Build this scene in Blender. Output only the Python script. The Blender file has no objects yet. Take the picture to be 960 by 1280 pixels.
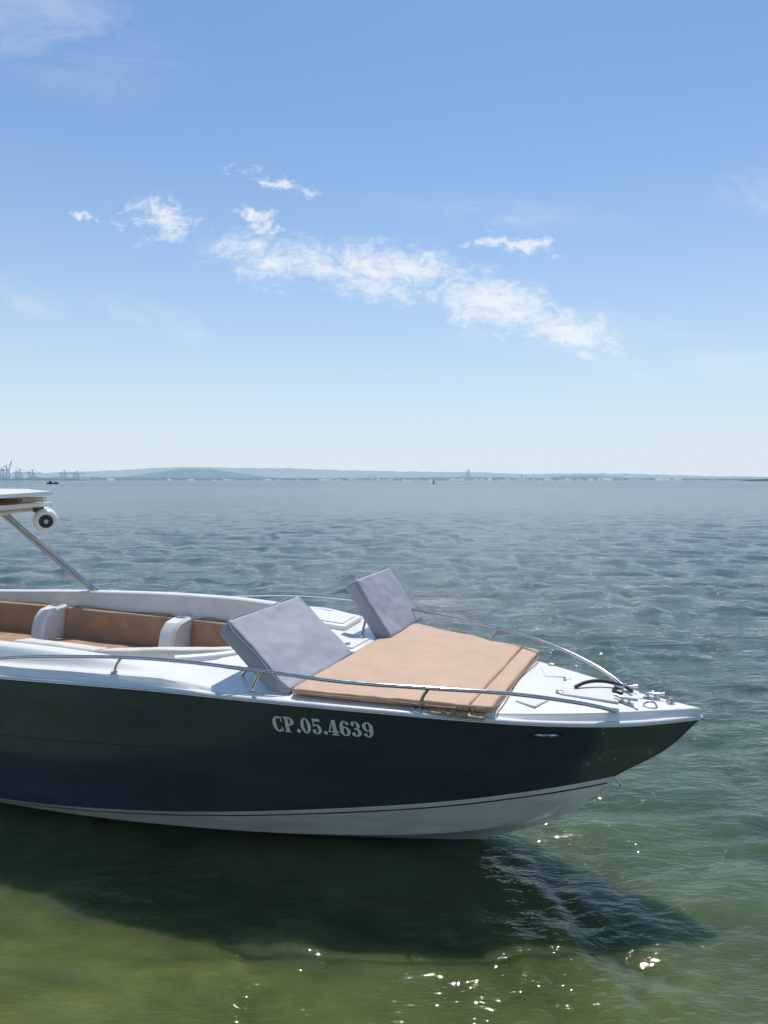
import bpy, math, random
import numpy as np
from mathutils import Vector, noise, Matrix
random.seed(4); np.random.seed(4)
scene=bpy.context.scene
scene.view_settings.view_transform='Standard'
scene.view_settings.look='None'
scene.view_settings.exposure=0
R=math.radians
SUN_EL=R(66); SUN_AZ=R(12)   # azimuth measured from +Y toward +X

# ------------------------------------------------------------------ materials
def newmat(name):
    m=bpy.data.materials.new(name); m.use_nodes=True
    nt=m.node_tree; nt.nodes.clear()
    o=nt.nodes.new('ShaderNodeOutputMaterial')
    return m,nt,o
def N(nt,t,**k):
    n=nt.nodes.new(t)
    for a,b in k.items(): setattr(n,a,b)
    return n
def mat(name,col,rough=.4,metal=0,var=.12,scale=6,bump=0,bscale=60,coat=0,rvar=.1,spec=.5,stretch=(1,1,1)):
    m,nt,o=newmat(name); L=nt.links.new
    b=N(nt,'ShaderNodeBsdfPrincipled'); L(b.outputs[0],o.inputs[0])
    tc=N(nt,'ShaderNodeTexCoord'); mp=N(nt,'ShaderNodeMapping'); mp.inputs['Scale'].default_value=stretch
    L(tc.outputs['Object'],mp.inputs[0])
    n=N(nt,'ShaderNodeTexNoise'); n.inputs['Scale'].default_value=scale; n.inputs['Detail'].default_value=5
    n.inputs['Roughness'].default_value=.6
    L(mp.outputs[0],n.inputs['Vector'])
    r=N(nt,'ShaderNodeMapRange'); r.inputs[1].default_value=.3; r.inputs[2].default_value=.7
    r.inputs[3].default_value=1-var; r.inputs[4].default_value=1+var*.5
    L(n.outputs[0],r.inputs[0])
    mx=N(nt,'ShaderNodeVectorMath',operation='SCALE'); mx.inputs[0].default_value=col[:3]
    L(r.outputs[0],mx.inputs['Scale']); L(mx.outputs[0],b.inputs['Base Color'])
    r2=N(nt,'ShaderNodeMapRange'); r2.inputs[1].default_value=.3; r2.inputs[2].default_value=.7
    r2.inputs[3].default_value=max(0.02,rough-rvar*rough); r2.inputs[4].default_value=rough+rvar
    L(n.outputs[0],r2.inputs[0]); L(r2.outputs[0],b.inputs['Roughness'])
    b.inputs['Metallic'].default_value=metal
    b.inputs['Coat Weight'].default_value=coat
    b.inputs['Specular IOR Level'].default_value=spec
    if bump:
        n2=N(nt,'ShaderNodeTexNoise'); n2.inputs['Scale'].default_value=bscale; n2.inputs['Detail'].default_value=3
        L(mp.outputs[0],n2.inputs['Vector'])
        bp=N(nt,'ShaderNodeBump'); bp.inputs['Strength'].default_value=bump; bp.inputs['Distance'].default_value=.01
        L(n2.outputs[0],bp.inputs['Height']); L(bp.outputs[0],b.inputs['Normal'])
    return m
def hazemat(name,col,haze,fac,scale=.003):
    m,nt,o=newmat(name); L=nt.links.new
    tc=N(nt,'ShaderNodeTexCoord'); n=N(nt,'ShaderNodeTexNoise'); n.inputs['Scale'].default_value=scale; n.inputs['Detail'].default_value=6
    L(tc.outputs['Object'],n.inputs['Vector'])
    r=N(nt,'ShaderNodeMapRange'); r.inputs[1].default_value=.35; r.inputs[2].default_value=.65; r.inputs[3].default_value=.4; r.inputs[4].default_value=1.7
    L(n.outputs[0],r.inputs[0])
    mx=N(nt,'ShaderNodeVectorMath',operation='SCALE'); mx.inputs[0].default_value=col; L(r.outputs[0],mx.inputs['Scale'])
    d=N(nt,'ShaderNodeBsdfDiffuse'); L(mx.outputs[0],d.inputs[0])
    e=N(nt,'ShaderNodeEmission'); e.inputs[0].default_value=(*haze,1)  # aerial haze painted into the material as a glowing haze colour
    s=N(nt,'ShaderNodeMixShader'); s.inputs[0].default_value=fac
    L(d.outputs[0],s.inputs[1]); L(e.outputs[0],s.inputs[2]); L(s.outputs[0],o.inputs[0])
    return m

M_white=mat('gelcoat_white',(.84,.83,.79),.2,var=.06,scale=3,coat=.3)
M_nonskid=mat('deck_nonskid_white',(.77,.76,.73),.5,var=.07,scale=4,bump=.5,bscale=320)
M_inner=mat('liner_white',(.75,.73,.69),.35,var=.12,scale=3)
M_dark=mat('gelcoat_slate',(.046,.060,.076),.09,var=.25,scale=2.2,coat=.5,rvar=.10,stretch=(.5,1,2))
M_bottom=mat('bottom_white',(.78,.77,.72),.3,var=.2,scale=3.5,rvar=.15,stretch=(.5,1,3))
M_line=mat('pinstripe_navy',(.02,.03,.05),.3)
M_chrome=mat('stainless_steel',(.58,.57,.56),.14,metal=1,var=.1,scale=20)
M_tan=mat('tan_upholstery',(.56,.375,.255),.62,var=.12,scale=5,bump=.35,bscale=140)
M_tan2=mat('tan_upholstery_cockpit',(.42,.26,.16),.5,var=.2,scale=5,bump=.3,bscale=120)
M_tanseam=mat('tan_piping',(.34,.21,.135),.6)
M_grey=mat('grey_upholstery',(.37,.38,.43),.6,var=.08,scale=6,bump=.4,bscale=180)
M_greyside=mat('grey_piping',(.27,.28,.33),.6)
M_cream=mat('cream_upholstery',(.68,.65,.57),.5,var=.1,scale=5,bump=.3,bscale=90)
M_black=mat('black_rubber',(.015,.015,.017),.5)
M_gray=mat('letter_silver',(.70,.72,.73),.4,var=.08,scale=20)
M_wood=mat('teak_beam',(.22,.14,.08),.5,var=.3,scale=12,stretch=(1,6,1))
M_rope=mat('rope_olive',(.13,.12,.05),.8,var=.4,scale=60)
M_rubrail=mat('rubrail_white',(.72,.72,.72),.35,var=.1)
M_red=mat('buoy_orange',(.55,.08,.03),.5)
M_grille=mat('speaker_grille',(.03,.03,.035),.5)

# ------------------------------------------------------------------ helpers
def link(o,parent=None):
    bpy.context.collection.objects.link(o)
    if parent: o.parent=parent
    return o
def empty(name,parent=None):
    e=bpy.data.objects.new(name,None); e.empty_display_size=.2
    return link(e,parent)
def mesh(name,v,f,mats,parent=None,smooth=True,idx=None,angle=40):
    me=bpy.data.meshes.new(name); me.from_pydata([tuple(x) for x in v],[],f)
    if not isinstance(mats,(list,tuple)): mats=[mats]
    for m in mats: me.materials.append(m)
    if idx: me.polygons.foreach_set('material_index',idx)
    me.update()
    import bmesh
    bm=bmesh.new(); bm.from_mesh(me)
    bmesh.ops.remove_doubles(bm,verts=bm.verts,dist=1e-5)
    bmesh.ops.recalc_face_normals(bm,faces=bm.faces)
    for fc in bm.faces: fc.smooth=smooth
    for e in bm.edges:
        if len(e.link_faces)==2 and e.calc_face_angle(0)>R(angle): e.smooth=False
    bm.to_mesh(me); bm.free()
    o=bpy.data.objects.new(name,me); return link(o,parent)
def tube(name,pts,r,m,parent,cyc=False,smooth=True,res=6):
    cu=bpy.data.curves.new(name,'CURVE'); cu.dimensions='3D'; cu.bevel_depth=r; cu.bevel_resolution=3
    cu.use_fill_caps=True
    if smooth:
        s=cu.splines.new('BEZIER'); s.bezier_points.add(len(pts)-1)
        for b,p in zip(s.bezier_points,pts):
            b.co=p; b.handle_left_type='AUTO'; b.handle_right_type='AUTO'
        s.resolution_u=res
    else:
        s=cu.splines.new('POLY'); s.points.add(len(pts)-1)
        for b,p in zip(s.points,pts): b.co=(*p,1)
    s.use_cyclic_u=cyc
    cu.materials.append(m)
    return link(bpy.data.objects.new(name,cu),parent)
def box(name,c,d,m,parent,bev=.01,rot=(0,0,0),seg=3):
    import bmesh
    bm=bmesh.new(); bmesh.ops.create_cube(bm,size=1)
    for v in bm.verts: v.co=Vector((v.co.x*d[0],v.co.y*d[1],v.co.z*d[2]))
    if bev: bmesh.ops.bevel(bm,geom=bm.edges[:],offset=bev,segments=seg,profile=.5,affect='EDGES')
    for f in bm.faces: f.smooth=True
    me=bpy.data.meshes.new(name); bm.to_mesh(me); bm.free(); me.materials.append(m)
    o=bpy.data.objects.new(name,me); o.location=c; o.rotation_euler=rot
    return link(o,parent)
def cyl(name,a,b,r,m,parent,r2=None,seg=28,bev=0):
    import bmesh
    a=Vector(a);b=Vector(b)
    bm=bmesh.new(); bmesh.ops.create_cone(bm,cap_ends=True,segments=seg,radius1=r,radius2=r if r2 is None else r2,depth=(b-a).length)
    if bev: bmesh.ops.bevel(bm,geom=[e for e in bm.edges if any(len(f.verts)>4 for f in e.link_faces)],offset=bev,segments=3,profile=.5,affect='EDGES')
    for f in bm.faces: f.smooth=len(f.verts)==4
    me=bpy.data.meshes.new(name); bm.to_mesh(me); bm.free(); me.materials.append(m)
    o=bpy.data.objects.new(name,me); o.location=(a+b)/2
    o.rotation_mode='QUATERNION'; o.rotation_quaternion=(b-a).to_track_quat('Z','Y')
    return link(o,parent)
def interp(xs,ys):
    xs=np.array(xs,float);ys=np.array(ys,float)
    if xs[0]>xs[-1]: xs=xs[::-1];ys=ys[::-1]
    d=np.gradient(ys,xs)
    def f(x):
        if x<=xs[0]: return float(ys[0])
        if x>=xs[-1]: return float(ys[-1])
        i=int(np.searchsorted(xs,x))-1; h=xs[i+1]-xs[i]; t=(x-xs[i])/h
        return float((2*t**3-3*t*t+1)*ys[i]+(t**3-2*t*t+t)*h*d[i]+(-2*t**3+3*t*t)*ys[i+1]+(t**3-t*t)*h*d[i+1])
    return f

# ------------------------------------------------------------------ world
w=bpy.data.worlds.new("World"); scene.world=w; w.use_nodes=True
nt=w.node_tree; nt.nodes.clear(); L=nt.links.new
out=N(nt,'ShaderNodeOutputWorld'); bg=N(nt,'ShaderNodeBackground'); bg.inputs[1].default_value=.112
L(bg.outputs[0],out.inputs[0])
sky=N(nt,'ShaderNodeTexSky'); sky.sky_type='NISHITA'; sky.sun_disc=False
sky.sun_elevation=SUN_EL; sky.sun_rotation=SUN_AZ%(2*math.pi)
sky.altitude=0; sky.air_density=1.0; sky.dust_density=.6; sky.ozone_density=2.5
tc=N(nt,'ShaderNodeTexCoord'); sep=N(nt,'ShaderNodeSeparateXYZ'); L(tc.outputs['Generated'],sep.inputs[0])
def math_(op,a,b=None,c=None,clamp=False):
    n=N(nt,'ShaderNodeMath',operation=op); n.use_clamp=clamp
    for i,x in enumerate((a,b,c)):
        if x is None: continue
        if isinstance(x,(int,float)): n.inputs[i].default_value=x
        else: L(x,n.inputs[i])
    return n.outputs[0]
ys=math_('MAXIMUM',sep.outputs[1],.05)
A=math_('DIVIDE',sep.outputs[0],ys); B=math_('DIVIDE',sep.outputs[2],ys)
front=math_('GREATER_THAN',sep.outputs[1],.1)
comb=N(nt,'ShaderNodeCombineXYZ'); L(A,comb.inputs[0]); L(B,comb.inputs[1])
wn=N(nt,'ShaderNodeTexNoise'); wn.inputs['Scale'].default_value=12; wn.inputs['Detail'].default_value=4; wn.inputs['Roughness'].default_value=.7; L(comb.outputs[0],wn.inputs['Vector'])
wsub=N(nt,'ShaderNodeVectorMath',operation='SUBTRACT'); L(wn.outputs['Color'],wsub.inputs[0]); wsub.inputs[1].default_value=(.5,.5,.5)
wsc=N(nt,'ShaderNodeVectorMath',operation='MULTIPLY'); L(wsub.outputs[0],wsc.inputs[0]); wsc.inputs[1].default_value=(.16,.075,0)
warp=N(nt,'ShaderNodeVectorMath',operation='ADD'); L(comb.outputs[0],warp.inputs[0]); L(wsc.outputs[0],warp.inputs[1])
def ell(cx,cy,rx,ry,ang):
    m=N(nt,'ShaderNodeMapping'); m.vector_type='TEXTURE'
    m.inputs['Location'].default_value=(cx,cy,0); m.inputs['Rotation'].default_value=(0,0,R(ang)); m.inputs['Scale'].default_value=(rx,ry,1)
    L(warp.outputs[0],m.inputs[0])
    ln=N(nt,'ShaderNodeVectorMath',operation='LENGTH'); L(m.outputs[0],ln.inputs[0])
    return math_('SUBTRACT',1,ln.outputs['Value'],clamp=True)
def px(u,v): return ((u-480)/887.0,(600-v)/887.0)
def cl(u,v,ru,rv,ang): x,y=px(u,v); return ell(x,y,ru/887,rv/887,ang)
def maxof(l):
    r=l[0]
    for k in l[1:]: r=math_('MAXIMUM',r,k)
    return r
m1=maxof([cl(350,325,130,42,-4),cl(480,343,200,42,-10),cl(620,383,180,54,-24),cl(705,418,100,44,-18)])
m2=maxof([cl(200,282,75,36,-5),cl(325,280,60,16,-25),cl(640,307,100,16,-6),cl(345,233,80,15,-12),cl(112,275,24,9,0)])
m3=maxof([cl(180,390,150,24,-22),cl(40,375,80,30,-30),cl(620,270,220,30,-5),cl(950,265,90,70,10),cl(40,30,280,110,-20),cl(780,430,260,60,-8)])
def noi(scale,det,rough,dist,stretch=(1,1,1),rot=0):
    mp=N(nt,'ShaderNodeMapping'); mp.inputs['Scale'].default_value=stretch; mp.inputs['Rotation'].default_value=(0,0,R(rot)); L(comb.outputs[0],mp.inputs[0])
    n=N(nt,'ShaderNodeTexNoise'); n.inputs['Scale'].default_value=scale; n.inputs['Detail'].default_value=det; n.inputs['Roughness'].default_value=rough; n.inputs['Distortion'].default_value=dist
    L(mp.outputs[0],n.inputs['Vector']); return n.outputs[0]
nA=noi(9,6,.70,.4,(1,3.0,1),16); nB=noi(38,5,.70,.6,(1,1.6,1),-35); nC=noi(5,4,.6,.8,(1,3,1),25)
nAB=math_('MULTIPLY',math_('SUBTRACT',math_('ADD',math_('MULTIPLY',nA,.5),math_('MULTIPLY',nB,.5)),.5),4.2)
def smooth(x,a,b,hi=1):
    r=N(nt,'ShaderNodeMapRange',interpolation_type='SMOOTHSTEP'); L(x,r.inputs[0]); r.inputs[1].default_value=a; r.inputs[2].default_value=b; r.inputs[4].default_value=hi
    return r.outputs[0]
c1=smooth(math_('ADD',math_('MULTIPLY',m1,1.05),nAB),-.05,1.35,.84)
c1=math_('MULTIPLY',c1,smooth(m1,0,.5))
c2=smooth(math_('ADD',math_('MULTIPLY',m2,1.1),nAB),.25,1.3,.85)
c2=math_('MULTIPLY',c2,smooth(m2,0,.5))
c3=math_('MULTIPLY',smooth(m3,0,.9),smooth(nC,.35,.7,.26))
cloud=math_('MULTIPLY',math_('MAXIMUM',math_('MAXIMUM',c1,c2),c3),front)
el=math_('MAXIMUM',sep.outputs[2],0)
hz=math_('EXPONENT',math_('MULTIPLY',math_('POWER',el,1.25),-5.6))
skymul=N(nt,'ShaderNodeMixRGB',blend_type='MULTIPLY'); skymul.inputs[0].default_value=1; skymul.inputs[2].default_value=(.74,1.04,1.20,1)
hs=N(nt,'ShaderNodeHueSaturation'); hs.inputs['Saturation'].default_value=1.08; L(sky.outputs[0],hs.inputs['Color'])
L(hs.outputs[0],skymul.inputs[1])
mixh=N(nt,'ShaderNodeMixRGB'); L(hz,mixh.inputs[0]); L(skymul.outputs[0],mixh.inputs[1]); mixh.inputs[2].default_value=(6.4,7.2,7.9,1)
mixc=N(nt,'ShaderNodeMixRGB'); L(cloud,mixc.inputs[0]); L(mixh.outputs[0],mixc.inputs[1]); mixc.inputs[2].default_value=(8.2,8.4,8.7,1)
L(mixc.outputs[0],bg.inputs[0])

S=Vector((math.sin(SUN_AZ)*math.cos(SUN_EL),math.cos(SUN_AZ)*math.cos(SUN_EL),math.sin(SUN_EL)))
sl=bpy.data.lights.new('sun','SUN'); sl.energy=3.9; sl.angle=R(.5); sl.color=(1,.95,.88)
so=link(bpy.data.objects.new('sun',sl)); so.rotation_mode='QUATERNION'; so.rotation_quaternion=S.to_track_quat('Z','Y'); so.location=(0,0,30)

# ------------------------------------------------------------------ camera
cd=bpy.data.cameras.new('camera'); co=link(bpy.data.objects.new('camera',cd)); scene.camera=co
cd.sensor_fit='VERTICAL'; cd.sensor_height=24; cd.sensor_width=18; cd.lens=887/1280*24
cd.clip_start=.05; cd.clip_end=120000
co.location=(0,0,2.5); co.rotation_euler=(math.pi/2-math.atan(40/887),0,0)

# ------------------------------------------------------------------ water
def build_water():
    fr=np.arange(-56,56.001,.17); bk=np.arange(56,304,3.1)[1:]
    ang=np.radians(np.concatenate([fr,bk])); nc=len(ang)
    r1=np.exp(np.arange(math.log(.4),math.log(70),.0085)); r2=np.exp(np.arange(math.log(72),math.log(60000),.035))
    rr=np.concatenate([r1,r2]); nr=len(rr)
    RR,AA=np.meshgrid(rr,ang,indexing='ij')
    X=RR*np.sin(AA); Y=RR*np.cos(AA); Z=np.zeros_like(X)
    rng=np.random.RandomState(11)
    wx=np.zeros_like(X); wy=np.zeros_like(X)
    for i in range(8):
        k=2*math.pi/rng.uniform(1.6,8); d=rng.uniform(0,2*math.pi); ph=rng.uniform(0,6.28)
        wx+=.16*np.sin(k*(X*math.cos(d)+Y*math.sin(d))+ph); wy+=.16*np.cos(k*(X*math.sin(d)-Y*math.cos(d))+ph*1.7)
    Xw=X+wx; Yw=Y+wy
    gust=.75+.35*np.sin(X*.9+2*np.sin(Y*.5))*np.sin(Y*.7+1.3*np.sin(X*.6))
    for i in range(76):
        lam=.11*(20**(i/75.0)); k=2*math.pi/lam
        d=math.radians(-90+rng.normal(-4,42)); amp=.0060*lam*rng.uniform(.6,1.3)
        if lam>1.1: amp*=.7
        fade=np.clip((lam/(.0085*RR*2.8))-1,0,1); fade[nr-len(r2):,:]=0
        c=(.8+.3*np.clip((Y-5)/8,0,1))*gust if lam<1.0 else (.40+.75*np.clip((Y-5)/8,0,1))
        ph=k*(Xw*math.cos(d)+Yw*math.sin(d))+rng.uniform(0,6.28)
        Z+=amp*fade*c*(np.sin(ph)+.22*np.cos(2*ph))
    v=np.stack([X,Y,Z],-1).reshape(-1,3)
    v=np.vstack([v,[[0,0,0]]])
    i=np.arange(nr-1)[:,None]*nc; j=np.arange(nc)[None,:]; jn=(j+1)%nc
    q=np.stack([i+j,i+nc+j,i+nc+jn,i+jn],-1).reshape(-1,4)[:, ::-1]
    ctr=len(v)-1; jj=np.arange(nc)
    tri=np.stack([np.full(nc,ctr),(jj+1)%nc,jj],-1)
    me=bpy.data.meshes.new('water')
    me.vertices.add(len(v)); me.vertices.foreach_set('co',v.astype(np.float32).ravel())
    nl=len(q)*4+len(tri)*3; me.loops.add(nl)
    me.loops.foreach_set('vertex_index',np.concatenate([q.ravel(),tri.ravel()]).astype(np.int32))
    me.polygons.add(len(q)+len(tri))
    st=np.concatenate([np.arange(len(q))*4,len(q)*4+np.arange(len(tri))*3]).astype(np.int32)
    me.polygons.foreach_set('loop_start',st)
    me.polygons.foreach_set('use_smooth',np.ones(len(st),bool))
    me.update(calc_edges=True); me.validate()
    if me.polygons[len(me.polygons)//2].normal.z<0: me.flip_normals()
    m,nt,o=newmat('sea_water'); L=nt.links.new
    b=N(nt,'ShaderNodeBsdfPrincipled'); L(b.outputs[0],o.inputs[0])
    b.inputs['IOR'].default_value=1.333
    # murky water scatters light sideways, so shadows on it are soft
    b.inputs['Subsurface Weight'].default_value=1.0
    b.inputs['Subsurface Radius'].default_value=(.8,1.0,.6); b.inputs['Subsurface Scale'].default_value=1.1
    g=N(nt,'ShaderNodeNewGeometry'); sp=N(nt,'ShaderNodeSeparateXYZ'); L(g.outputs['Position'],sp.inputs[0])
    def mp(scale,rot=0):
        k=N(nt,'ShaderNodeMapping'); k.inputs['Scale'].default_value=scale; k.inputs['Rotation'].default_value=(0,0,R(rot)); L(g.outputs['Position'],k.inputs[0]); return k.outputs[0]
    def nz(vec,sc,det,rg=.55,dist=0):
        k=N(nt,'ShaderNodeTexNoise'); k.inputs['Scale'].default_value=sc; k.inputs['Detail'].default_value=det; k.inputs['Roughness'].default_value=rg; k.inputs['Distortion'].default_value=dist
        L(vec,k.inputs['Vector']); return k.outputs[0]
    def mt(op,a,b_=None,clamp=False):
        n=N(nt,'ShaderNodeMath',operation=op); n.use_clamp=clamp
        for i,x in enumerate((a,b_)):
            if x is None: continue
            if isinstance(x,(int,float)): n.inputs[i].default_value=x
            else: L(x,n.inputs[i])
        return n.outputs[0]
    def rng_(x,a,b_,lo,hi):
        k=N(nt,'ShaderNodeMapRange'); L(x,k.inputs[0]) ; k.inputs[1].default_value=a; k.inputs[2].default_value=b_; k.inputs[3].default_value=lo; k.inputs[4].default_value=hi
        return k.outputs[0]
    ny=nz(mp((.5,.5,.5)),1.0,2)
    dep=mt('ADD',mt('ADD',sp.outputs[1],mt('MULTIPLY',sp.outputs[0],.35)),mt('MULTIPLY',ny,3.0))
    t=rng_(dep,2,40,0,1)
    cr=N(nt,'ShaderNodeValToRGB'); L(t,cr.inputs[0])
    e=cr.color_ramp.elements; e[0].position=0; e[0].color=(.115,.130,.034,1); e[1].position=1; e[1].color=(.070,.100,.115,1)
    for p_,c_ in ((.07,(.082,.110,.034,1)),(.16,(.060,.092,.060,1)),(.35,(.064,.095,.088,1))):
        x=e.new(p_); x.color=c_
    caustic_pat=nz(mp((1,1,1)),1.1,4,.65)  # caustic-like light variation, painted into the base colour as noise
    sc=N(nt,'ShaderNodeVectorMath',operation='SCALE'); L(cr.outputs[0],sc.inputs[0]); L(rng_(caustic_pat,.3,.7,.7,1.25),sc.inputs['Scale']); L(sc.outputs[0],b.inputs['Base Color'])
    n1=nz(mp((.7,1.35,1),6),8,3,.6,.3)
    n2=nz(mp((.6,1.4,1),-10),2.2,4,.62,.4)
    n3=nz(mp((.5,1.3,1),4),.5,4,.65,.3)
    n4=nz(mp((.4,1.0,1),-5),.07,5,.7,.3)
    lg=mt('LOGARITHM',mt('MAXIMUM',sp.outputs[1],1),10)
    f1=rng_(sp.outputs[1],4,12,0,1); f2=rng_(sp.outputs[1],12,80,0,1); f3=rng_(sp.outputs[1],80,500,0,1)
    h=mt('ADD',mt('MULTIPLY',n1,mt('ADD',.020,mt('MULTIPLY',f1,.014))),mt('MULTIPLY',n2,mt('ADD',.030,mt('MULTIPLY',f1,.095))))
    h=mt('ADD',h,mt('MULTIPLY',n3,mt('MULTIPLY',f2,.60)))
    h=mt('ADD',h,mt('MULTIPLY',n4,mt('MULTIPLY',f3,4.5)))
    bp=N(nt,'ShaderNodeBump'); bp.inputs['Strength'].default_value=1; bp.inputs['Distance'].default_value=1
    L(h,bp.inputs['Height']); L(bp.outputs[0],b.inputs['Normal'])
    gust_=nz(mp((.25,1.0,1),3),.03,4,.7,.3)
    rg=mt('ADD',rng_(lg,.9,2.6,.035,.18),mt('MULTIPLY',rng_(gust_,.35,.65,-.07,.08),f3),clamp=True)
    L(rg,b.inputs['Roughness'])
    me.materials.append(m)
    return link(bpy.data.objects.new('water',me))
build_water()

# ------------------------------------------------------------------ boat
boat=empty('motorboat'); boat.location=(.616,4.858,0); boat.rotation_euler=(R(2),0,R(-24))
XE=-7.4
def wl(s,n,W,Lh=4.5):
    s=max(0,s); return W if s>=Lh else W*(1-(1-s/Lh)**n)
def wS(X): # sheer half breadth
    y=wl(1.44-X,2.5,1.22)
    if X<-4: y-= .012*(-4-X)**2
    return y
zr=interp([1.44,1.1,.66,.2,-.2,-.67,-1.17,-1.73,-2.38,-3.14,-5,-7.5],[1.055,1.045,1.065,1.105,1.14,1.17,1.19,1.20,1.18,1.14,1.08,1.02])
zd=interp([1.44,1.0,.3,-.85,-1.3,-1.8,-2.5,-3.2,-4.5,-6,-7.5],[1.12,1.125,1.145,1.2,1.235,1.285,1.325,1.325,1.28,1.2,1.15])
zb=interp([.95,.64,.18,-.78,-1.9,-3.4,-5.5,-7.5],[.61,.56,.50,.41,.30,.17,.10,.06])
zc=interp([.55,0,-1,-2,-3.4,-5,-7.5],[.25,.165,.12,.105,.08,.035,0])
stem=interp([1.055,.83,.61,.44,.25,.12,0,-.12,-.3,-.36],[1.44,1.24,.95,.78,.55,.28,0,-.5,-1.5,-2.6])
zk=interp([.55,.28,0,-.5,-1.5,-2.6,-7.5],[.25,.12,0,-.12,-.27,-.33,-.38])
def side(X,f):
    """dark top side, f=0 sheer .. 1 boot top"""
    Xs=stem(1.055*(1-f)+.61*f)
    n=2.5*(1-f)+2.3*f; W=1.22*(1-f)+1.13*f
    y=wl(Xs-X,n,W)
    y+=-.035*math.sin(math.pi*f)*min(1,max(0,(Xs-X)/1.2))*max(0,1-(Xs-X)/5)
    if X<-4: y-=.012*(-4-X)**2
    if f>.46: y-= .010*min(1,max(0,(Xs-X)/.6))
    z=zr(X)*(1-f)+zb(X)*f
    return y,z
def chine(X):
    y=wl(.55-X,2.0,1.04)
    if X<-4: y-=.012*(-4-X)**2
    return y,zc(X)
NS=90
ts=[(i/NS)**1.5 for i in range(NS+1)]
curves=[]; seg=[]
fs=[0,.06,.14,.22,.30,.38,.455,.465,.55,.65,.75,.85,.93,1.0]
for f in fs:
    Xs=stem(1.055*(1-f)+.61*f)
    c=[]
    for t in ts:
        X=Xs+(XE-Xs)*t; y,z=side(X,f)
        if t==0: y=0.004
        c.append((X,y,z))
    curves.append(c)
def lowcurve(dz,frac):
    Xs0=stem(.61-dz); c=[]
    for t in ts:
        X=Xs0+(XE-Xs0)*t
        cy,cz=chine(X); z1=zb(X); sc_=min(1,(z1-cz)/.12)
        z=max(z1-dz*sc_,cz+.004)
        y1=side(X,1)[0]
        g=(z1-z)/max(.02,z1-cz)
        y=y1*(1-g)+cy*g if X<.54 else wl(Xs0-X,2.2,1.1)
        y=min(y,wl(Xs0-X,2.3,1.2))
        if t==0: y=.004
        c.append((X,y,z))
    return c
lc=[lowcurve(.040,0),lowcurve(.053,0),lowcurve(.14,0),lowcurve(.24,0)]
matseg=[0]*(len(fs)-1)+[1,2,1,1]
curves+=lc
c=[]
for t in ts:
    X=.55+(XE-.55)*t; y,z=chine(X); c.append((X,max(y,.004),z))
curves.append(c); matseg+=[1]
c2=[(x,max(y-.035*min(1,(.55-x)/.5),.004),z-.012) for x,y,z in c]; curves.append(c2); matseg+=[1]
kk=[]
for t in ts:
    X=.55+(XE-.55)*t; kk.append((X,.0,zk(X)-.02))
curves.append(kk); matseg+=[1]
V=[];Fc=[];ix=[]
for sgn in (-1,1):
    base=len(V)
    for c in curves:
        V+=[(x,sgn*y,z) for x,y,z in c]
    for a in range(len(curves)-1):
        for i in range(NS):
            p=base+a*(NS+1)+i
            Fc.append((p,p+1,p+NS+2,p+NS+1)); ix.append(matseg[a])
    if sgn==-1: b0=base
    else: b1=base
nC=len(curves)
for a in range(nC-1):   # stem cap and transom
    Fc.append((b0+a*(NS+1),b0+(a+1)*(NS+1),b1+(a+1)*(NS+1),b1+a*(NS+1))); ix.append(matseg[a])
    Fc.append((b0+a*(NS+1)+NS,b0+(a+1)*(NS+1)+NS,b1+(a+1)*(NS+1)+NS,b1+a*(NS+1)+NS)); ix.append(matseg[a])
mesh('hull',V,Fc,[M_dark,M_bottom,M_line],boat,idx=ix,angle=28)

# deck and gunwale
XO=-1.62   # forward end of cockpit opening
def zo(X):  # outer gunwale height: a side ledge below the raised coaming
    return min(zd(X),zr(X)+.078)
def Yi(X):
    if X>XO: return 0
    full=wS(X)-.25
    d=(XO-X)/.55
    k=1 if d>=1 else (1-(1-d)**2.6)**(1/2.6)
    d2=(X+6.9)/.3
    if d2<=0: return 0
    if d2<1: k*= (1-(1-d2)**2.6)**(1/2.6)
    return full*k
def sst(t): t=max(0,min(1,t)); return t*t*(3-2*t)
Xs=sorted(set([1.44-(.35*(i/14)**1.4) for i in range(15)]+[1.09-i*(1.09+7.4)/130 for i in range(131)]+[XO-.55*(i/16)**1.8 for i in range(17)]+[XO+1e-4]+[-6.9+.3*(i/8)**1.8 for i in range(9)]),reverse=True)
V=[];Fc=[]
rows=[]
for X in Xs:
    W=max(wS(X),.006); s=min(1,W/.16); yi=Yi(X); zt=zd(X); z0=zr(X); zz=zo(X)
    crown=lambda y:.022*(1-(y/max(W,.1))**2)*(1 if X>XO else 0.3)
    o1=W-.012*s; o2=W-.03*s; o3=W-.055*s
    r=[(W,z0+.005),(o1+.006*s,z0+.025),(o2+.004*s,zz-.022),(o2-.006*s,zz-.006),(o3,zz)]
    y4=o3-.035*s; y5=o3-.115*s
    e0=crown(o3)
    def hz_(y): 
        tt=(y4-y)/max(1e-4,(y4-y5)); return zz+(zt-zz)*sst(tt)+(crown(y)-e0)
    inner=max(yi,0)
    ye=[o3-(.02)*s]+[y4-(y4-y5)*k for k in (0,.2,.4,.6,.8,1)]
    ye=[max(y,inner) for y in ye]
    ye+=[ye[-1]+(inner-ye[-1])*k for k in (.25,.5,.75,1)]
    r+=[(y,hz_(y)) for y in ye]
    if yi>0: r+=[(max(yi-.012,0),r[-1][1]-.012)]
    else: r+=[(0,r[-1][1])]
    rows.append([(X,y,z) for y,z in r])
M=len(rows[0])
for sgn in (-1,1):
    base=len(V)
    for r in rows: V+=[(x,sgn*y,z) for x,y,z in r]
    for i in range(len(rows)-1):
        for j in range(M-1):
            p=base+i*M+j; Fc.append((p,p+1,p+M+1,p+M))
mesh('deck',V,Fc,M_white,boat,angle=40)
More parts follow.
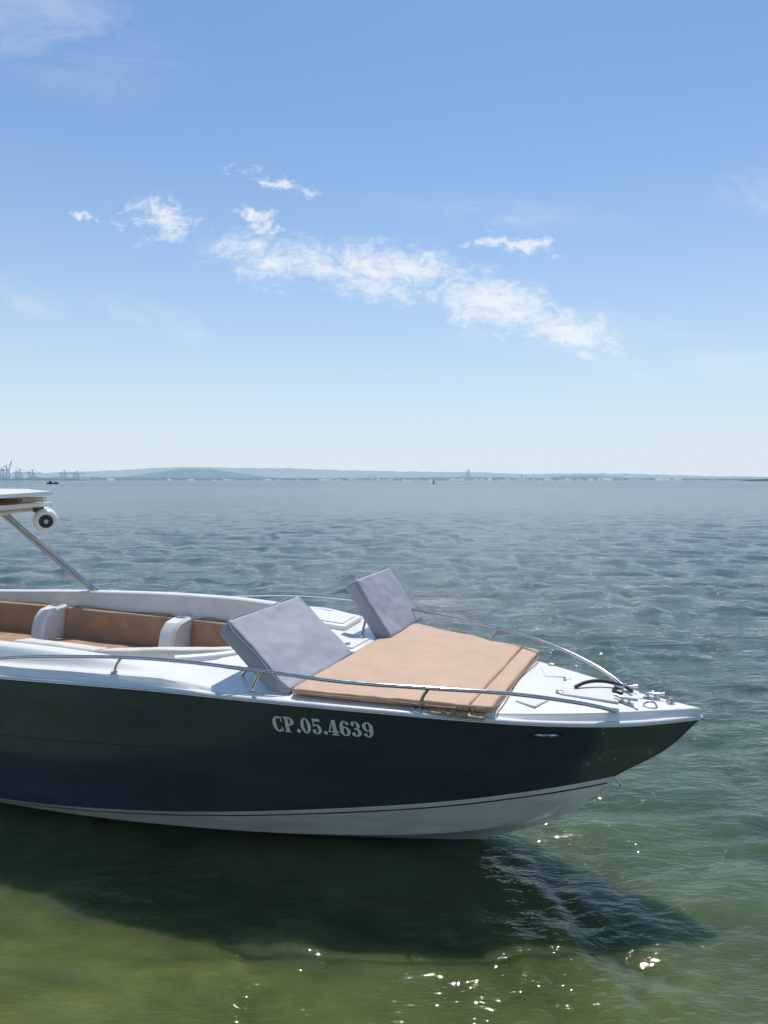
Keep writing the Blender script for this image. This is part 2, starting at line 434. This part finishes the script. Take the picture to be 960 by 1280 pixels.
# cockpit liner walls + floor
V=[];Fc=[]
XC=[X for X in Xs if X<=XO and X>=-6.9]
FLO=.42
for sgn in (-1,1):
    base=len(V)
    for X in XC:
        yi=max(Yi(X)-.012,0); zt=zd(X)-.012
        yb=max(yi-.03,0)
        V+=[(X,sgn*yi,zt),(X,sgn*(yi-.004 if yi>.01 else 0),zt-.05),(X,sgn*yb,zt-.12),(X,sgn*yb,FLO),(X,0,FLO)]
    for i in range(len(XC)-1):
        for j in range(4):
            p=base+i*5+j; Fc.append((p,p+1,p+6,p+5))
mesh('cockpit_liner',V,Fc,M_inner,boat,angle=50)
W7=wS(XE)
box('transom_panel',(XE+.02,0,.62),(.05,2*W7-.06,.95),M_white,boat,.01)

def along(off,dz,n=80):
    P=[]
    for i in range(n,-1,-1):
        X=1.44-(1.44-XE)*(i/n)**1.5; P.append((X,-(wS(X)+off),zr(X)+dz))
    P[-1]=(1.44+off,0,zr(1.44)+dz)
    Q=[(x,-y,z) for x,y,z in P[:-1]][::-1]
    return P+Q
tube('rub_rail',along(.000,.010),.018,M_rubrail,boat,smooth=False)
tube('rub_rail_steel_insert',along(.015,.004),.0080,M_chrome,boat,smooth=False)

# ---- cushion builder
def cushion(name,P,nrm,th,m,r=.045,nu=40,nv=40,wr=.004,pip=None,parent=boat,sq=2.6,seed=0,quilt=None,dome=0.0):
    P=[Vector(p) for p in P]; nrm=Vector(nrm).normalized()
    LU=((P[1]-P[0]).length+(P[2]-P[3]).length)/2; LV=((P[3]-P[0]).length+(P[2]-P[1]).length)/2
    def samp(n,Ln):
        e=min(r/Ln,.45); a=[e*(1-math.cos(k/8*math.pi/2)) for k in range(8)]
        mid=[e+(1-2*e)*k/n for k in range(n+1)]
        return a+mid+[1-x for x in a[::-1]]
    us=samp(nu,LU); vs=samp(nv,LV)
    V=[];Fc=[]
    def pt(u,v): return (P[0]*(1-u)+P[1]*u)*(1-v)+(P[3]*(1-u)+P[2]*u)*v
    nU,nV=len(us),len(vs)
    for sg in (1,-1):
        for u in us:
            for v in vs:
                e1=min(u,1-u)*LU; e2=min(v,1-v)*LV
                a=max(0,1-e1/r); b=max(0,1-e2/r)
                d=(a**sq+b**sq)
                h=max(0,1-d)**(1/sq)*th/2
                p=pt(u,v)
                h+=dome*math.sin(math.pi*u)*math.sin(math.pi*v)
                if sg==1 and d<1:
                    k=1-d
                    h+=k*wr*(noise.noise(p*4+Vector((seed,0,0)))*1.6+noise.noise(p*13+Vector((seed,3,0)))*.6)
                    if quilt:
                        for (ax,val,dp) in quilt:
                            dd=abs((u if ax==0 else v)-val)*(LU if ax==0 else LV)
                            h-=dp*math.exp(-(dd/.009)**2)
                if a>0 and b>0 and d>1:
                    q=pt(min(max(u,r/LU),1-r/LU),min(max(v,r/LV),1-r/LV)); p=q+(p-q)*(1/d)**(1/sq)
                V.append(p+nrm*h*sg)
    off=nU*nV
    for s in (0,1):
        for i in range(nU-1):
            for j in range(nV-1):
                p=s*off+i*nV+j; q=(p,p+1,p+nV+1,p+nV); Fc.append(q if s==0 else q[::-1])
    o=mesh(name,V,Fc,m,parent,angle=80)
    if pip:
        ed=[];rr=.04
        for k in range(4):
            a=P[k];b=P[(k+1)%4];d=(b-a); l=d.length
            ed+= [a+d*(rr/l),a+d*.5,b-d*(rr/l)]
        tube(name+'_piping',ed,.005,pip,parent,cyc=True,res=10)
    return o
def dk(X,Y):   # deck height with crown
    W=max(wS(X),.1); return zd(X)+.022*((1-(Y/W)**2)-(1-((W-.055)/W)**2))
TH=.042
def pp(X,Y,dz=.026): return (X,Y,dk(X,Y*.6)+dz)
cushion('sunpad',[pp(-.86,-.95),pp(.195,-.695),pp(.195,.705),pp(-.86,.95)],(.05,0,1),TH,M_tan,r=.024,nu=120,nv=90,wr=.007,pip=M_tanseam,dome=.008,quilt=[(1,.985,.005),(1,.015,.005)])
cushion('sunpad_front_panel',[pp(.198,-.69),pp(.325,-.645),pp(.33,.67),pp(.198,.70)],(.05,0,1),TH,M_tan,r=.022,nu=16,nv=90,wr=.006,seed=5,pip=M_tanseam)
cushion('sunpad_flap',[(-.04,-.72,1.165),(.29,-.63,1.145),(.29,-.69,1.128),(-.02,-.77,1.145)],(.1,-.5,.8),.022,M_tan,r=.014,nu=24,nv=8,wr=.012,seed=9)
tube('sunpad_lashing',[(.04,-.785,1.155),(.07,-.76,1.17),(.10,-.775,1.15),(.13,-.745,1.172),(.16,-.76,1.148),(.19,-.735,1.165),(.2,-.74,1.14)],.005,M_rope,boat)
tube('sunpad_lashing_loop',[(.10,-.765,1.16),(.12,-.73,1.185),(.15,-.70,1.192),(.17,-.66,1.197)],.0045,M_rope,boat)
# backrests
def backrest(name,y0,y1,xb,zb_,xt,zt_,th=.13):
    d=Vector((xt-xb,0,zt_-zb_)).normalized(); n=Vector((d.z,0,-d.x)); o=-n*th/2
    P=[Vector((xb,y0,zb_))+o,Vector((xb,y1,zb_))+o,Vector((xt,y1,zt_))+o,Vector((xt,y0,zt_))+o]
    cushion(name,P,n,th,M_grey,r=.04,nu=36,nv=36,wr=.009,sq=5,seed=y0*7,dome=.007)
    off=n*(th*.36)
    tube(name+'_piping',sum([[P[k]+off+(P[(k+1)%4]-P[k]).normalized()*.03,(P[k]+P[(k+1)%4])/2+off,P[(k+1)%4]+off-(P[(k+1)%4]-P[k]).normalized()*.03] for k in range(4)],[]),.005,M_greyside,boat,cyc=True,res=10)
    for yy in (y0+.12,y1-.12):
        a=P[3]*.55+P[0]*.45; tube(name+'_strut',[(a.x-n.x*.05,yy,a.z-n.z*.05),(xt-.02,yy,zd(xt)-.02)],.011,M_chrome,boat,smooth=False)
backrest('backrest',-.93,-.05,-.87,1.235,-1.325,1.64)
backrest('backrest_2',.40,1.10,-.77,1.255,-1.07,1.70)
box('centre_hatch',(-1.10,.16,dk(-1.10,0)+.006),(.46,.40,.05),M_white,boat,.02,rot=(0,R(5),0))
box('centre_hatch_lid',(-1.10,.16,dk(-1.10,0)+.033),(.38,.32,.02),M_nonskid,boat,.008,rot=(0,R(5),0))
cyl('cup_holder',(-.98,.06,dk(-1,0)+.04),(-.98,.06,dk(-1,0)+.048),.022,M_chrome,boat)
box('hatch_latch',(-.96,.27,dk(-1,0)+.042),(.03,.05,.012),M_chrome,boat,.003)
cm=[]
for i in range(25):
    a=-1+2*i/24; X=-1.5-.35*abs(a)**2.5; cm.append((X,a*.84,zd(X)+.008))
tube('forward_coaming',cm,.035,M_white,boat)
box('side_locker',(-1.42,.70,dk(-1.42,.5)+.01),(.34,.42,.05),M_white,boat,.022,rot=(0,R(5),R(6)))
box('side_locker_lid',(-1.42,.70,dk(-1.42,.5)+.036),(.26,.32,.016),M_nonskid,boat,.007,rot=(0,R(5),R(6)))

# ---- bow rails
def rh(X): return float(np.interp(-X,[-.97,-.90,-.72,-.40,-.02,.5,1.02,1.8,2.5,3.1,3.45],[0,.03,.08,.130,.150,.155,.155,.105,.085,.05,.0]))
RL=[(.97,-.255),(.90,-.31),(.72,-.43),(.40,-.60),(.02,-.765),(-.5,-.93),(-1.02,-1.02),(-1.8,-1.10),(-2.5,-1.145),(-3.1,-1.165),(-3.45,-1.168)]
for sg,nm in ((1,'bow_rail'),(-1,'bow_rail_2')):
    P=[(x,y*sg,zo(x)+rh(x)) for x,y in RL]
    tube(nm,P,.0125,M_chrome,boat,res=14)
    for (xt,yt,xb) in ((-.02,-.775,-.10),(-1.02,-1.02,-1.10),(-2.05,-1.12,-2.10)):
        yb=-(wS(xb)-.06)
        tube(nm+'_post',[(xb,yb*sg,zo(xb)-.01),((xt+xb)/2-.01,(yt+yb)/2*sg,zo(xb)+rh(xt)*.5),(xt,yt*sg,zo(xt)+rh(xt))],.0115,M_chrome,boat)
        cyl(nm+'_post_base',(xb,yb*sg,zo(xb)-.004),(xb,yb*sg,zo(xb)+.007),.024,M_chrome,boat)
    cyl(nm+'_end_base',(.97,-.255*sg,zd(.97)-.002),(.97,-.255*sg,zd(.97)+.012),.026,M_chrome,boat)

# ---- bow fittings
box('anchor_locker_lid',(.80,.02,dk(.8,0)+.004),(.36,.34,.014),M_nonskid,boat,.006,rot=(0,R(1.5),0))
box('foredeck_panel',(.50,-.30,dk(.5,.3)+.003),(.14,.22,.010),M_nonskid,boat,.004,rot=(0,R(1.5),R(-20)))
box('foredeck_panel',(.50,.30,dk(.5,.3)+.003),(.14,.22,.010),M_nonskid,boat,.004,rot=(0,R(1.5),R(20)))
for i,(x,y) in enumerate(((.62,.16),(.62,-.12),(.45,.5))):
    box('deck_latch',(x,y,dk(x,y)+.010),(.05,.03,.012),M_chrome,boat,.004)
def cleat(x,y,rz):
    e=empty('cleat',boat); e.location=(x,y,dk(x,y)+.003); e.rotation_euler=(0,0,rz)
    tube('cleat_bar',[(-.075,0,.036),(-.03,0,.03),(.03,0,.03),(.075,0,.036)],.009,M_chrome,e)
    for d in (-.022,.022): cyl('cleat_foot',(d,0,0),(d,0,.03),.009,M_chrome,e)
    box('cleat_base',(0,0,.003),(.1,.03,.006),M_chrome,e,.002)
cleat(1.0,.10,R(20)); cleat(1.02,-.12,R(-20)); cleat(1.16,.03,R(5))
tube('mooring_strap',[(.70,-.02,dk(.7,0)+.02),(.76,.04,dk(.7,0)+.04),(.86,.10,dk(.8,0)+.045),(.95,.11,dk(.9,0)+.035),(1.0,.10,dk(1,0)+.03),(1.04,.05,dk(1,0)+.025)],.012,M_black,boat)
tube('mooring_strap_tail',[(.98,.12,dk(1,0)+.03),(.93,.03,dk(.9,0)+.02),(.99,-.03,dk(1,0)+.025)],.009,M_black,boat)
cyl('bow_light_base',(1.27,.0,dk(1.27,0)-.005),(1.27,0,dk(1.27,0)+.018),.026,M_chrome,boat,bev=.004)
cyl('bow_light',(1.27,.0,dk(1.27,0)+.018),(1.27,0,dk(1.27,0)+.045),.016,M_chrome,boat,r2=.011,bev=.003)
for sg in (-1,1):
    tube('bow_fairlead',[(1.12,sg*.10,dk(1.15,.1)),(1.135,sg*.105,dk(1.15,.1)+.022),(1.18,sg*.095,dk(1.15,.1)+.026),(1.20,sg*.09,dk(1.2,.1))],.006,M_chrome,boat)
tube('tow_eye',[(.93,0,.60),(.97,0,.58),(.98,0,.555),(.955,0,.54),(.90,0,.56)],.007,M_chrome,boat)
# nav vent on hull
def hullpt(X,f,off=.003,sg=-1):
    y,z=side(X,f); y2,z2=side(X,min(f+.02,1)); y3,_=side(X-.05,f)
    tv=Vector((0,y2-y,z2-z)).normalized(); tx=Vector((-.05,y3-y,0)).normalized()
    n=tx.cross(tv)
    if n.y<0: n=-n
    p=Vector((X,y,z))+n*off
    return Vector((p.x,sg*p.y,p.z))
for sg in (-1,1):
    ring=[];ring2=[]
    for k in range(24):
        a=k/24*2*math.pi
        ring.append(hullpt(.60+.075*math.cos(a),.145+.024*math.sin(a),.006,sg)); ring2.append(hullpt(.60+.04*math.cos(a),.145+.017*math.sin(a),.014,sg))
    c0=hullpt(.60,.145,.016,sg)
    mesh('hull_vent',ring+ring2+[c0],[(k,(k+1)%24,24+(k+1)%24,24+k) for k in range(24)]+[(24+k,24+(k+1)%24,48) for k in range(24)],M_chrome,boat)
    tube('hull_vent_rim',[tuple(hullpt(.60+.095*math.cos(k/16*2*math.pi),.145+.030*math.sin(k/16*2*math.pi),.004,sg)) for k in range(16)],.004,M_black,boat,cyc=True)

# ---- registration lettering
def arc(cx,cy,rx,ry,tx,ty,a0,a1,n=28):
    V=[];F=[]
    for i in range(n+1):
        a=R(a0+(a1-a0)*i/n); V+=[(cx+rx*math.cos(a),cy+ry*math.sin(a)),(cx+(rx-tx)*math.cos(a),cy+(ry-ty)*math.sin(a))]
        if i: F.append((2*i-2,2*i,2*i+1,2*i-1))
    return V,F
def quad(x0,y0,x1,y1):
    n=4;V=[];F=[]
    for i in range(n+1):
        for j in range(n+1): V.append((x0+(x1-x0)*i/n,y0+(y1-y0)*j/n))
    for i in range(n):
        for j in range(n): p=i*(n+1)+j; F.append((p,p+n+1,p+n+2,p+1))
    return V,F
def poly(pts): return list(pts),[tuple(range(len(pts)))]
def disc(cx,cy,r,n=14): return [(cx+r*math.cos(k/n*6.2832),cy+r*math.sin(k/n*6.2832)) for k in range(n)],[tuple(range(n))]
G={
'C':(.74,[arc(.38,.5,.38,.5,.25,.09,52,308),quad(.58,.64,.67,.98),quad(.58,.02,.67,.32)]),
'P':(.76,[quad(.08,.07,.33,.93),quad(.0,0,.42,.07),quad(.0,.93,.36,1.0),arc(.34,.72,.38,.28,.24,.08,-90,90)]),
'.':(.30,[disc(.14,.13,.13)]),
'0':(.72,[arc(.34,.5,.34,.5,.23,.08,0,360,40)]),
'5':(.68,[quad(.09,.82,.59,1.0),quad(.09,.48,.17,.87),arc(.28,.33,.35,.33,.23,.08,-140,135),disc(.12,.2,.12)]),
'4':(.74,[quad(.32,.05,.56,1.0),quad(.20,0,.68,.07),poly([(.0,.24),(.10,.24),(.34,.80),(.34,1.0)]),quad(.0,.20,.72,.29)]),
'6':(.72,[arc(.34,.31,.34,.31,.23,.08,0,360,36),arc(.38,.5,.38,.5,.24,.08,70,190),disc(.54,.83,.11)]),
'3':(.68,[arc(.27,.73,.33,.27,.22,.08,-75,140),arc(.27,.29,.36,.29,.23,.08,-140,80),quad(.18,.47,.36,.555),disc(.13,.80,.11),disc(.13,.18,.12)]),
}
def rot(gl):
    w_,parts=gl; return (w_,[([( .70-x,1-y) for x,y in V],F) for V,F in parts])
G['9']=rot(G['6'])
def lettering(sg):
    text='CP.05.4639'; H_=.110; x=0; tot=sum(G[c][0]+.04 for c in text)
    wid=.61; kx=wid/tot
    V=[];F=[]
    for c in text:
        w_,parts=G[c]
        for k,(pv,pf) in enumerate(parts):
            b=len(V)
            for (a,h) in pv:
                s=(x+a)*kx
                X=(-.965+s) if sg==-1 else (-.965+wid-s)
                hh=side(X,0)[1]-side(X,1)[1]
                f=.182-(h-.5)*H_/hh
                V.append(hullpt(X,f,.0025+.0004*k,sg))
            F+=[tuple(b+i for i in q) for q in pf]
        x+=w_+.04
    mesh('registration_lettering',V,F,M_gray,boat,smooth=False)
lettering(-1); lettering(1)

# ---- cockpit seating
for sg,tag in ((1,'port'),(-1,'starboard')):
    def yy(X,d): return sg*(wS(X)-.28-d)
    for i,(xa,xb) in enumerate(((-6.35,-4.98),(-4.76,-3.30),(-3.08,-2.12))):
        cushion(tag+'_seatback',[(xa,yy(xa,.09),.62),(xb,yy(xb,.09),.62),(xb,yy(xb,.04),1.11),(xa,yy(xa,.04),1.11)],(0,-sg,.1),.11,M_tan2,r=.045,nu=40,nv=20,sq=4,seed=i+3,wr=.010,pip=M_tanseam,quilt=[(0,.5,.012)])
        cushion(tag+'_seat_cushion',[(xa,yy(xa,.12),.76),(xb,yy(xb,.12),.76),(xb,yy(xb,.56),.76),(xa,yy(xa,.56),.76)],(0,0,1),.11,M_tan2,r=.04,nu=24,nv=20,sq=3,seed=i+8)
        box(tag+'_seat_base',((xa+xb)/2,yy((xa+xb)/2,.33),.56),(xb-xa,.46,.28),M_inner,boat,.02)
    for X in (-4.87,-3.19):
        prof=[(.00,.42),(.00,1.135),(.16,1.13),(.27,1.11),(.34,1.04),(.38,.92),(.40,.74),(.42,.42)]
        V=[];F=[]
        for dx in (-.09,-.07,.07,.09):
            ins=.02 if abs(dx)>.08 else 0
            for (a,z) in prof: V.append((X+dx,sg*(wS(X)-.27-max(a-ins,0)),z-ins*(1 if z>.5 else 0)))
        n=len(prof)
        for k in range(3):
            for j in range(n-1): p=k*n+j; F.append((p,p+1,p+n+1,p+n))
        F.append(tuple(range(n))); F.append(tuple(range(3*n,4*n)))
        mesh(tag+'_seat_divider',V,F,M_white,boat,angle=30)
        box(tag+'_seat_divider_inlay',(X,sg*(wS(X)-.37),1.136),(.10,.10,.008),M_greyside,boat,.003)
        cyl(tag+'_cup_holder',(X,sg*(wS(X)-.37),1.138),(X,sg*(wS(X)-.37),1.146),.03,M_chrome,boat)
    if sg==-1:
        for k in range(2):
            xa=-3.3+k*.85; xb=xa+.80
            cushion(tag+'_coaming_bolster',[(xa,yy(xa,-.01),zd(xa)-.02),(xb,yy(xb,-.01) if k==0 else sg*(Yi(xb)-.03),zd(xb)-.02),(xb,yy(xb,.16) if k==0 else sg*(Yi(xb)-.22),zd(xb)-.05),(xa,yy(xa,.16),zd(xa)-.05)],(0,-sg*.2,1),.07,M_cream,r=.035,nu=24,nv=10,seed=k)
box('helm_console',(-6.25,-.1,.95),(.55,.75,1.1),M_white,boat,.06)
box('helm_dash',(-6.2,-.1,1.55),(.35,.65,.18),M_black,boat,.03,rot=(0,R(25),0))
# hard top
ht=[(-4.50,.52),(-4.44,-.6),(-4.56,-.95),(-6.5,-.95),(-6.5,.95),(-5.4,.95)]
V=[(x,y,2.335) for x,y in ht]+[(x,y,2.37) for x,y in ht]; n=len(ht)
mesh('hardtop_roof',V,[tuple(range(n))[::-1],tuple(range(n,2*n))]+[(k,(k+1)%n,n+(k+1)%n,n+k) for k in range(n)],M_white,boat,smooth=False)
for y in (.48,.2,-.1,-.5): box('hardtop_beam',(-5.42,y,2.29),(1.75,.05,.05),M_wood if y in(.2,-.1) else M_white,boat,.008)
for x in (-4.66,-4.92,-5.4,-5.9,-6.3): box('hardtop_cross_beam',(x,0,2.235),(.05,1.3,.045),M_white if x!=-4.92 else M_wood,boat,.008)
tube('tower_tube',[(-4.72,.55,2.2),(-5.05,.6,2.17),(-5.5,.68,2.12),(-6.2,.75,2.1)],.03,M_white,boat)
for o_ in (0,.075):
    tube('tower_leg',[(-4.44-o_,1.04,zd(-4.6)-.04),(-5.42-o_,.66,2.16)],.022,M_chrome,boat,smooth=False)
    tube('tower_leg_starboard',[(-4.9-o_,-1.02,zd(-4.6)-.01),(-6.2-o_,-.8,2.33)],.021,M_chrome,boat,smooth=False)
box('tower_leg_foot',(-4.48,1.04,zd(-4.6)-.01),(.16,.07,.02),M_chrome,boat,.005)
sp0=Vector((-4.52,.45,2.075))
dv=Vector((.78,-.62,-.03)).normalized()
cyl('tower_speaker',sp0,sp0-dv*.36,.115,M_white,boat,bev=.02)
cyl('tower_speaker_ring',sp0-dv*.005,sp0+dv*.008,.098,M_white,boat,bev=.004)
cyl('tower_speaker_grille',sp0+dv*.006,sp0+dv*.012,.066,M_grille,boat)
cyl('tower_speaker_cap',sp0+dv*.010,sp0+dv*.018,.022,M_chrome,boat,bev=.003)
box('tower_speaker_clamp',(-4.70,.52,2.2),(.08,.08,.08),M_wood,boat,.01)
box('outboard_cowl',(-7.75,0,1.15),(.5,.42,.6),M_black,boat,.12,seg=5); box('outboard_leg',(-7.7,0,.5),(.25,.16,1.0),M_black,boat,.05)

# ------------------------------------------------------------------ far shore
def ridge(name,dist,pts,m,depth=1500,amp=8,seed=0,n=400):
    """pts: list of (bearing x/y ratio, height m)"""
    a0,a1=pts[0][0],pts[-1][0]; xs=[p[0] for p in pts]; hs=[p[1] for p in pts]
    V=[];F=[];K=7
    for i in range(n+1):
        a=a0+(a1-a0)*i/n; h=float(np.interp(a,xs,hs))
        h+=(noise.noise(Vector((a*60,seed,0)))*1+noise.noise(Vector((a*220,seed,1)))*.5)*amp*min(1,h/20)
        h=max(h,0)
        for k in range(K):
            t=k/(K-1); y=dist+depth*t; hh=h*math.sin(t*math.pi*.5)**.8 if k<K-1 else h
            hh*=1+ .25*noise.noise(Vector((a*80,t*3,seed)))*(1-t)
            V.append((a*y,y,hh-.5))
    for i in range(n):
        for k in range(K-1): p=i*K+k; F.append((p,p+K,p+K+1,p+1))
    return mesh(name,V,F,m,None,angle=180)
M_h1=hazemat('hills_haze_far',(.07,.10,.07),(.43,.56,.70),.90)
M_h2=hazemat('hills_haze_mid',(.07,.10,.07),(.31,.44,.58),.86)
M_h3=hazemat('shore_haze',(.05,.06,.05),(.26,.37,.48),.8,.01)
def b(u): return (u-480)/887.0
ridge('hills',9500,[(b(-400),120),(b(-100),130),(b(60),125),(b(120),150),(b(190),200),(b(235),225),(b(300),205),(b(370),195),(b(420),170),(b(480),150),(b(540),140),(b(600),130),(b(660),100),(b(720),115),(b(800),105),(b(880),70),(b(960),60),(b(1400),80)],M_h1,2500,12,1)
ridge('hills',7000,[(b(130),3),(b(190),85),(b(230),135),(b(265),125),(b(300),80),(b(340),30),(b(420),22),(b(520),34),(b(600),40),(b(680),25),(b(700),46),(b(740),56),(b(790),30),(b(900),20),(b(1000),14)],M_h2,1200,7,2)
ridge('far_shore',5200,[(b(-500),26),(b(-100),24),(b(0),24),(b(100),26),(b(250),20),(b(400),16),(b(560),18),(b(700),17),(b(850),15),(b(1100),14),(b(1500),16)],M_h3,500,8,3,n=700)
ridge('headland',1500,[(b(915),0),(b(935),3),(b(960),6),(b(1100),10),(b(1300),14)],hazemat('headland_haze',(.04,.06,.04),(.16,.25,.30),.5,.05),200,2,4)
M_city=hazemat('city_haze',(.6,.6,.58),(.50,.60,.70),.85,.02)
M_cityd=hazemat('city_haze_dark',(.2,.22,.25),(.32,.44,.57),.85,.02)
def town(name,m,dist,ranges):
    V=[];F=[]
    for (u0,u1,nn,hm) in ranges:
        for _ in range(nn):
            u=random.uniform(u0,u1); y=dist+random.uniform(-300,300); x=b(u)*y; wd=random.uniform(8,32); hh=random.uniform(3,hm); dp=20
            s=len(V)
            V+=[(x+i*wd/2,y+j*dp,z) for z in (-1,hh) for i,j in((-1,-1),(1,-1),(1,1),(-1,1))]
            F+=[(s,s+1,s+5,s+4),(s+1,s+2,s+6,s+5),(s+2,s+3,s+7,s+6),(s+3,s,s+4,s+7),(s+4,s+5,s+6,s+7)]
    return mesh(name,V,F,m,None,smooth=False)
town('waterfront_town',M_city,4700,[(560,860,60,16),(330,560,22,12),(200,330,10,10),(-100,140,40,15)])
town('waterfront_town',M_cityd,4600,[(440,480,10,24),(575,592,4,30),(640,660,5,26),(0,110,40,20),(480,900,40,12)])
def prism(V,F,x,y,z0,z1,wd,dp,top=1):
    s=len(V)
    V+=[(x+i*wd/2*(1 if z==z0 else top),y+j*dp/2*(1 if z==z0 else top),z) for z in (z0,z1) for i,j in((-1,-1),(1,-1),(1,1),(-1,1))]
    F+=[(s,s+1,s+5,s+4),(s+1,s+2,s+6,s+5),(s+2,s+3,s+7,s+6),(s+3,s,s+4,s+7),(s+4,s+5,s+6,s+7)]
V=[];F=[]
y=4600
for du,hh,wd in ((583,64,10),(586,72,11),(462,40,8),(467,30,14),(652,40,8)):
    prism(V,F,b(du)*y,y,0,hh,wd,12,.8)
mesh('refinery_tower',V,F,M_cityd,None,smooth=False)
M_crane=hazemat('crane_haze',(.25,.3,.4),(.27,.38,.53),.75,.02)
def beam(V,F,a,b_,t):
    a=Vector(a);b_=Vector(b_); d=(b_-a); q=d.to_track_quat('Z','Y'); s=len(V)
    for e in (a,b_):
        for i,j in((-1,-1),(1,-1),(1,1),(-1,1)): V.append(e+q@Vector((i*t/2,j*t/2,0)))
    F+=[(s,s+1,s+5,s+4),(s+1,s+2,s+6,s+5),(s+2,s+3,s+7,s+6),(s+3,s,s+4,s+7),(s,s+1,s+2,s+3),(s+4,s+5,s+6,s+7)]
def crane(u,dist,sc,up):
    V=[];F=[];t=3.8
    for x in (-13,13):
        for y_ in (-10,10): beam(V,F,(x,y_,0),(x,y_,42),t)
        beam(V,F,(x,-10,12),(x,10,12),t)
    for y_ in (-10,10):
        beam(V,F,(-13,y_,14),(13,y_,14),t); beam(V,F,(-13,y_,14),(13,y_,40),2.2)
        beam(V,F,(-32,y_*.3,42),(16,y_*.3,42),t)
    beam(V,F,(8,0,42),(4,0,64),t); beam(V,F,(13,0,42),(4,0,64),2.4); beam(V,F,(4,0,64),(-30,0,43),1.8)
    if up: beam(V,F,(16,0,42),(30,0,84),3.6); beam(V,F,(4,0,64),(24,0,68),1.6)
    else: beam(V,F,(16,0,42),(60,0,42),3.8); beam(V,F,(4,0,64),(56,0,43),1.8)
    beam(V,F,(-14,0,46),(-4,0,46),8)
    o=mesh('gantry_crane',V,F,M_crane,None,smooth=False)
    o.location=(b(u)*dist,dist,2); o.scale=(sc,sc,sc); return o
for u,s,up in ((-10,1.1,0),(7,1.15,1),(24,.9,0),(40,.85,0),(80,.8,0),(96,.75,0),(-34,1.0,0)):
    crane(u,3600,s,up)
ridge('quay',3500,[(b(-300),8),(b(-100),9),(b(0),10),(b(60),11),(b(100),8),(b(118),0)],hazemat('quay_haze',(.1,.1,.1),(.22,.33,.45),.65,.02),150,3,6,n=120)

def small_boat(name,u,v,length,m):
    d=2.5*887/(v-600); e=empty(name); e.location=(b(u)*d,d,0)
    V=[];F=[];n=12
    for i in range(n+1):
        t=i/n*2-1; wd=.9*(1-abs(t)**3); sh=.7+.5*t*t
        V+=[(t*length/2,-wd*.6,-.1),(t*length/2*1.05,-wd,sh),(t*length/2*1.05,wd,sh),(t*length/2,wd*.6,-.1)]
    for i in range(n):
        for j in range(3): p=i*4+j; F.append((p,p+4,p+5,p+1))
    mesh('hull',V,F,m,e)
    box('cabin',(-.2*length,0,1.2),(length*.22,1.1,1.1),m,e,.1)
    cyl('mast',(0.1*length,0,.5),(0.1*length,0,2.6),.06,m,e)
    for x in (-.1,.25):
        cyl('post',(x*length,0,.6),(x*length,0,1.9),.25,M_line,e,r2=.15)
    return e
small_boat('fishing_boat',66,605,7,mat('painted_hull_dark',(.03,.05,.09),.5))
e=empty('buoy'); d=2.5*887/4.6; e.location=(b(542)*d,d,0)
cyl('float',(0,0,-.3),(0,0,.7),1.1,M_red,e,bev=.15); cyl('tower',(0,0,.7),(0,0,2.0),.55,M_red,e,r2=.25); cyl('lamp',(0,0,2.0),(0,0,2.4),.15,M_black,e)
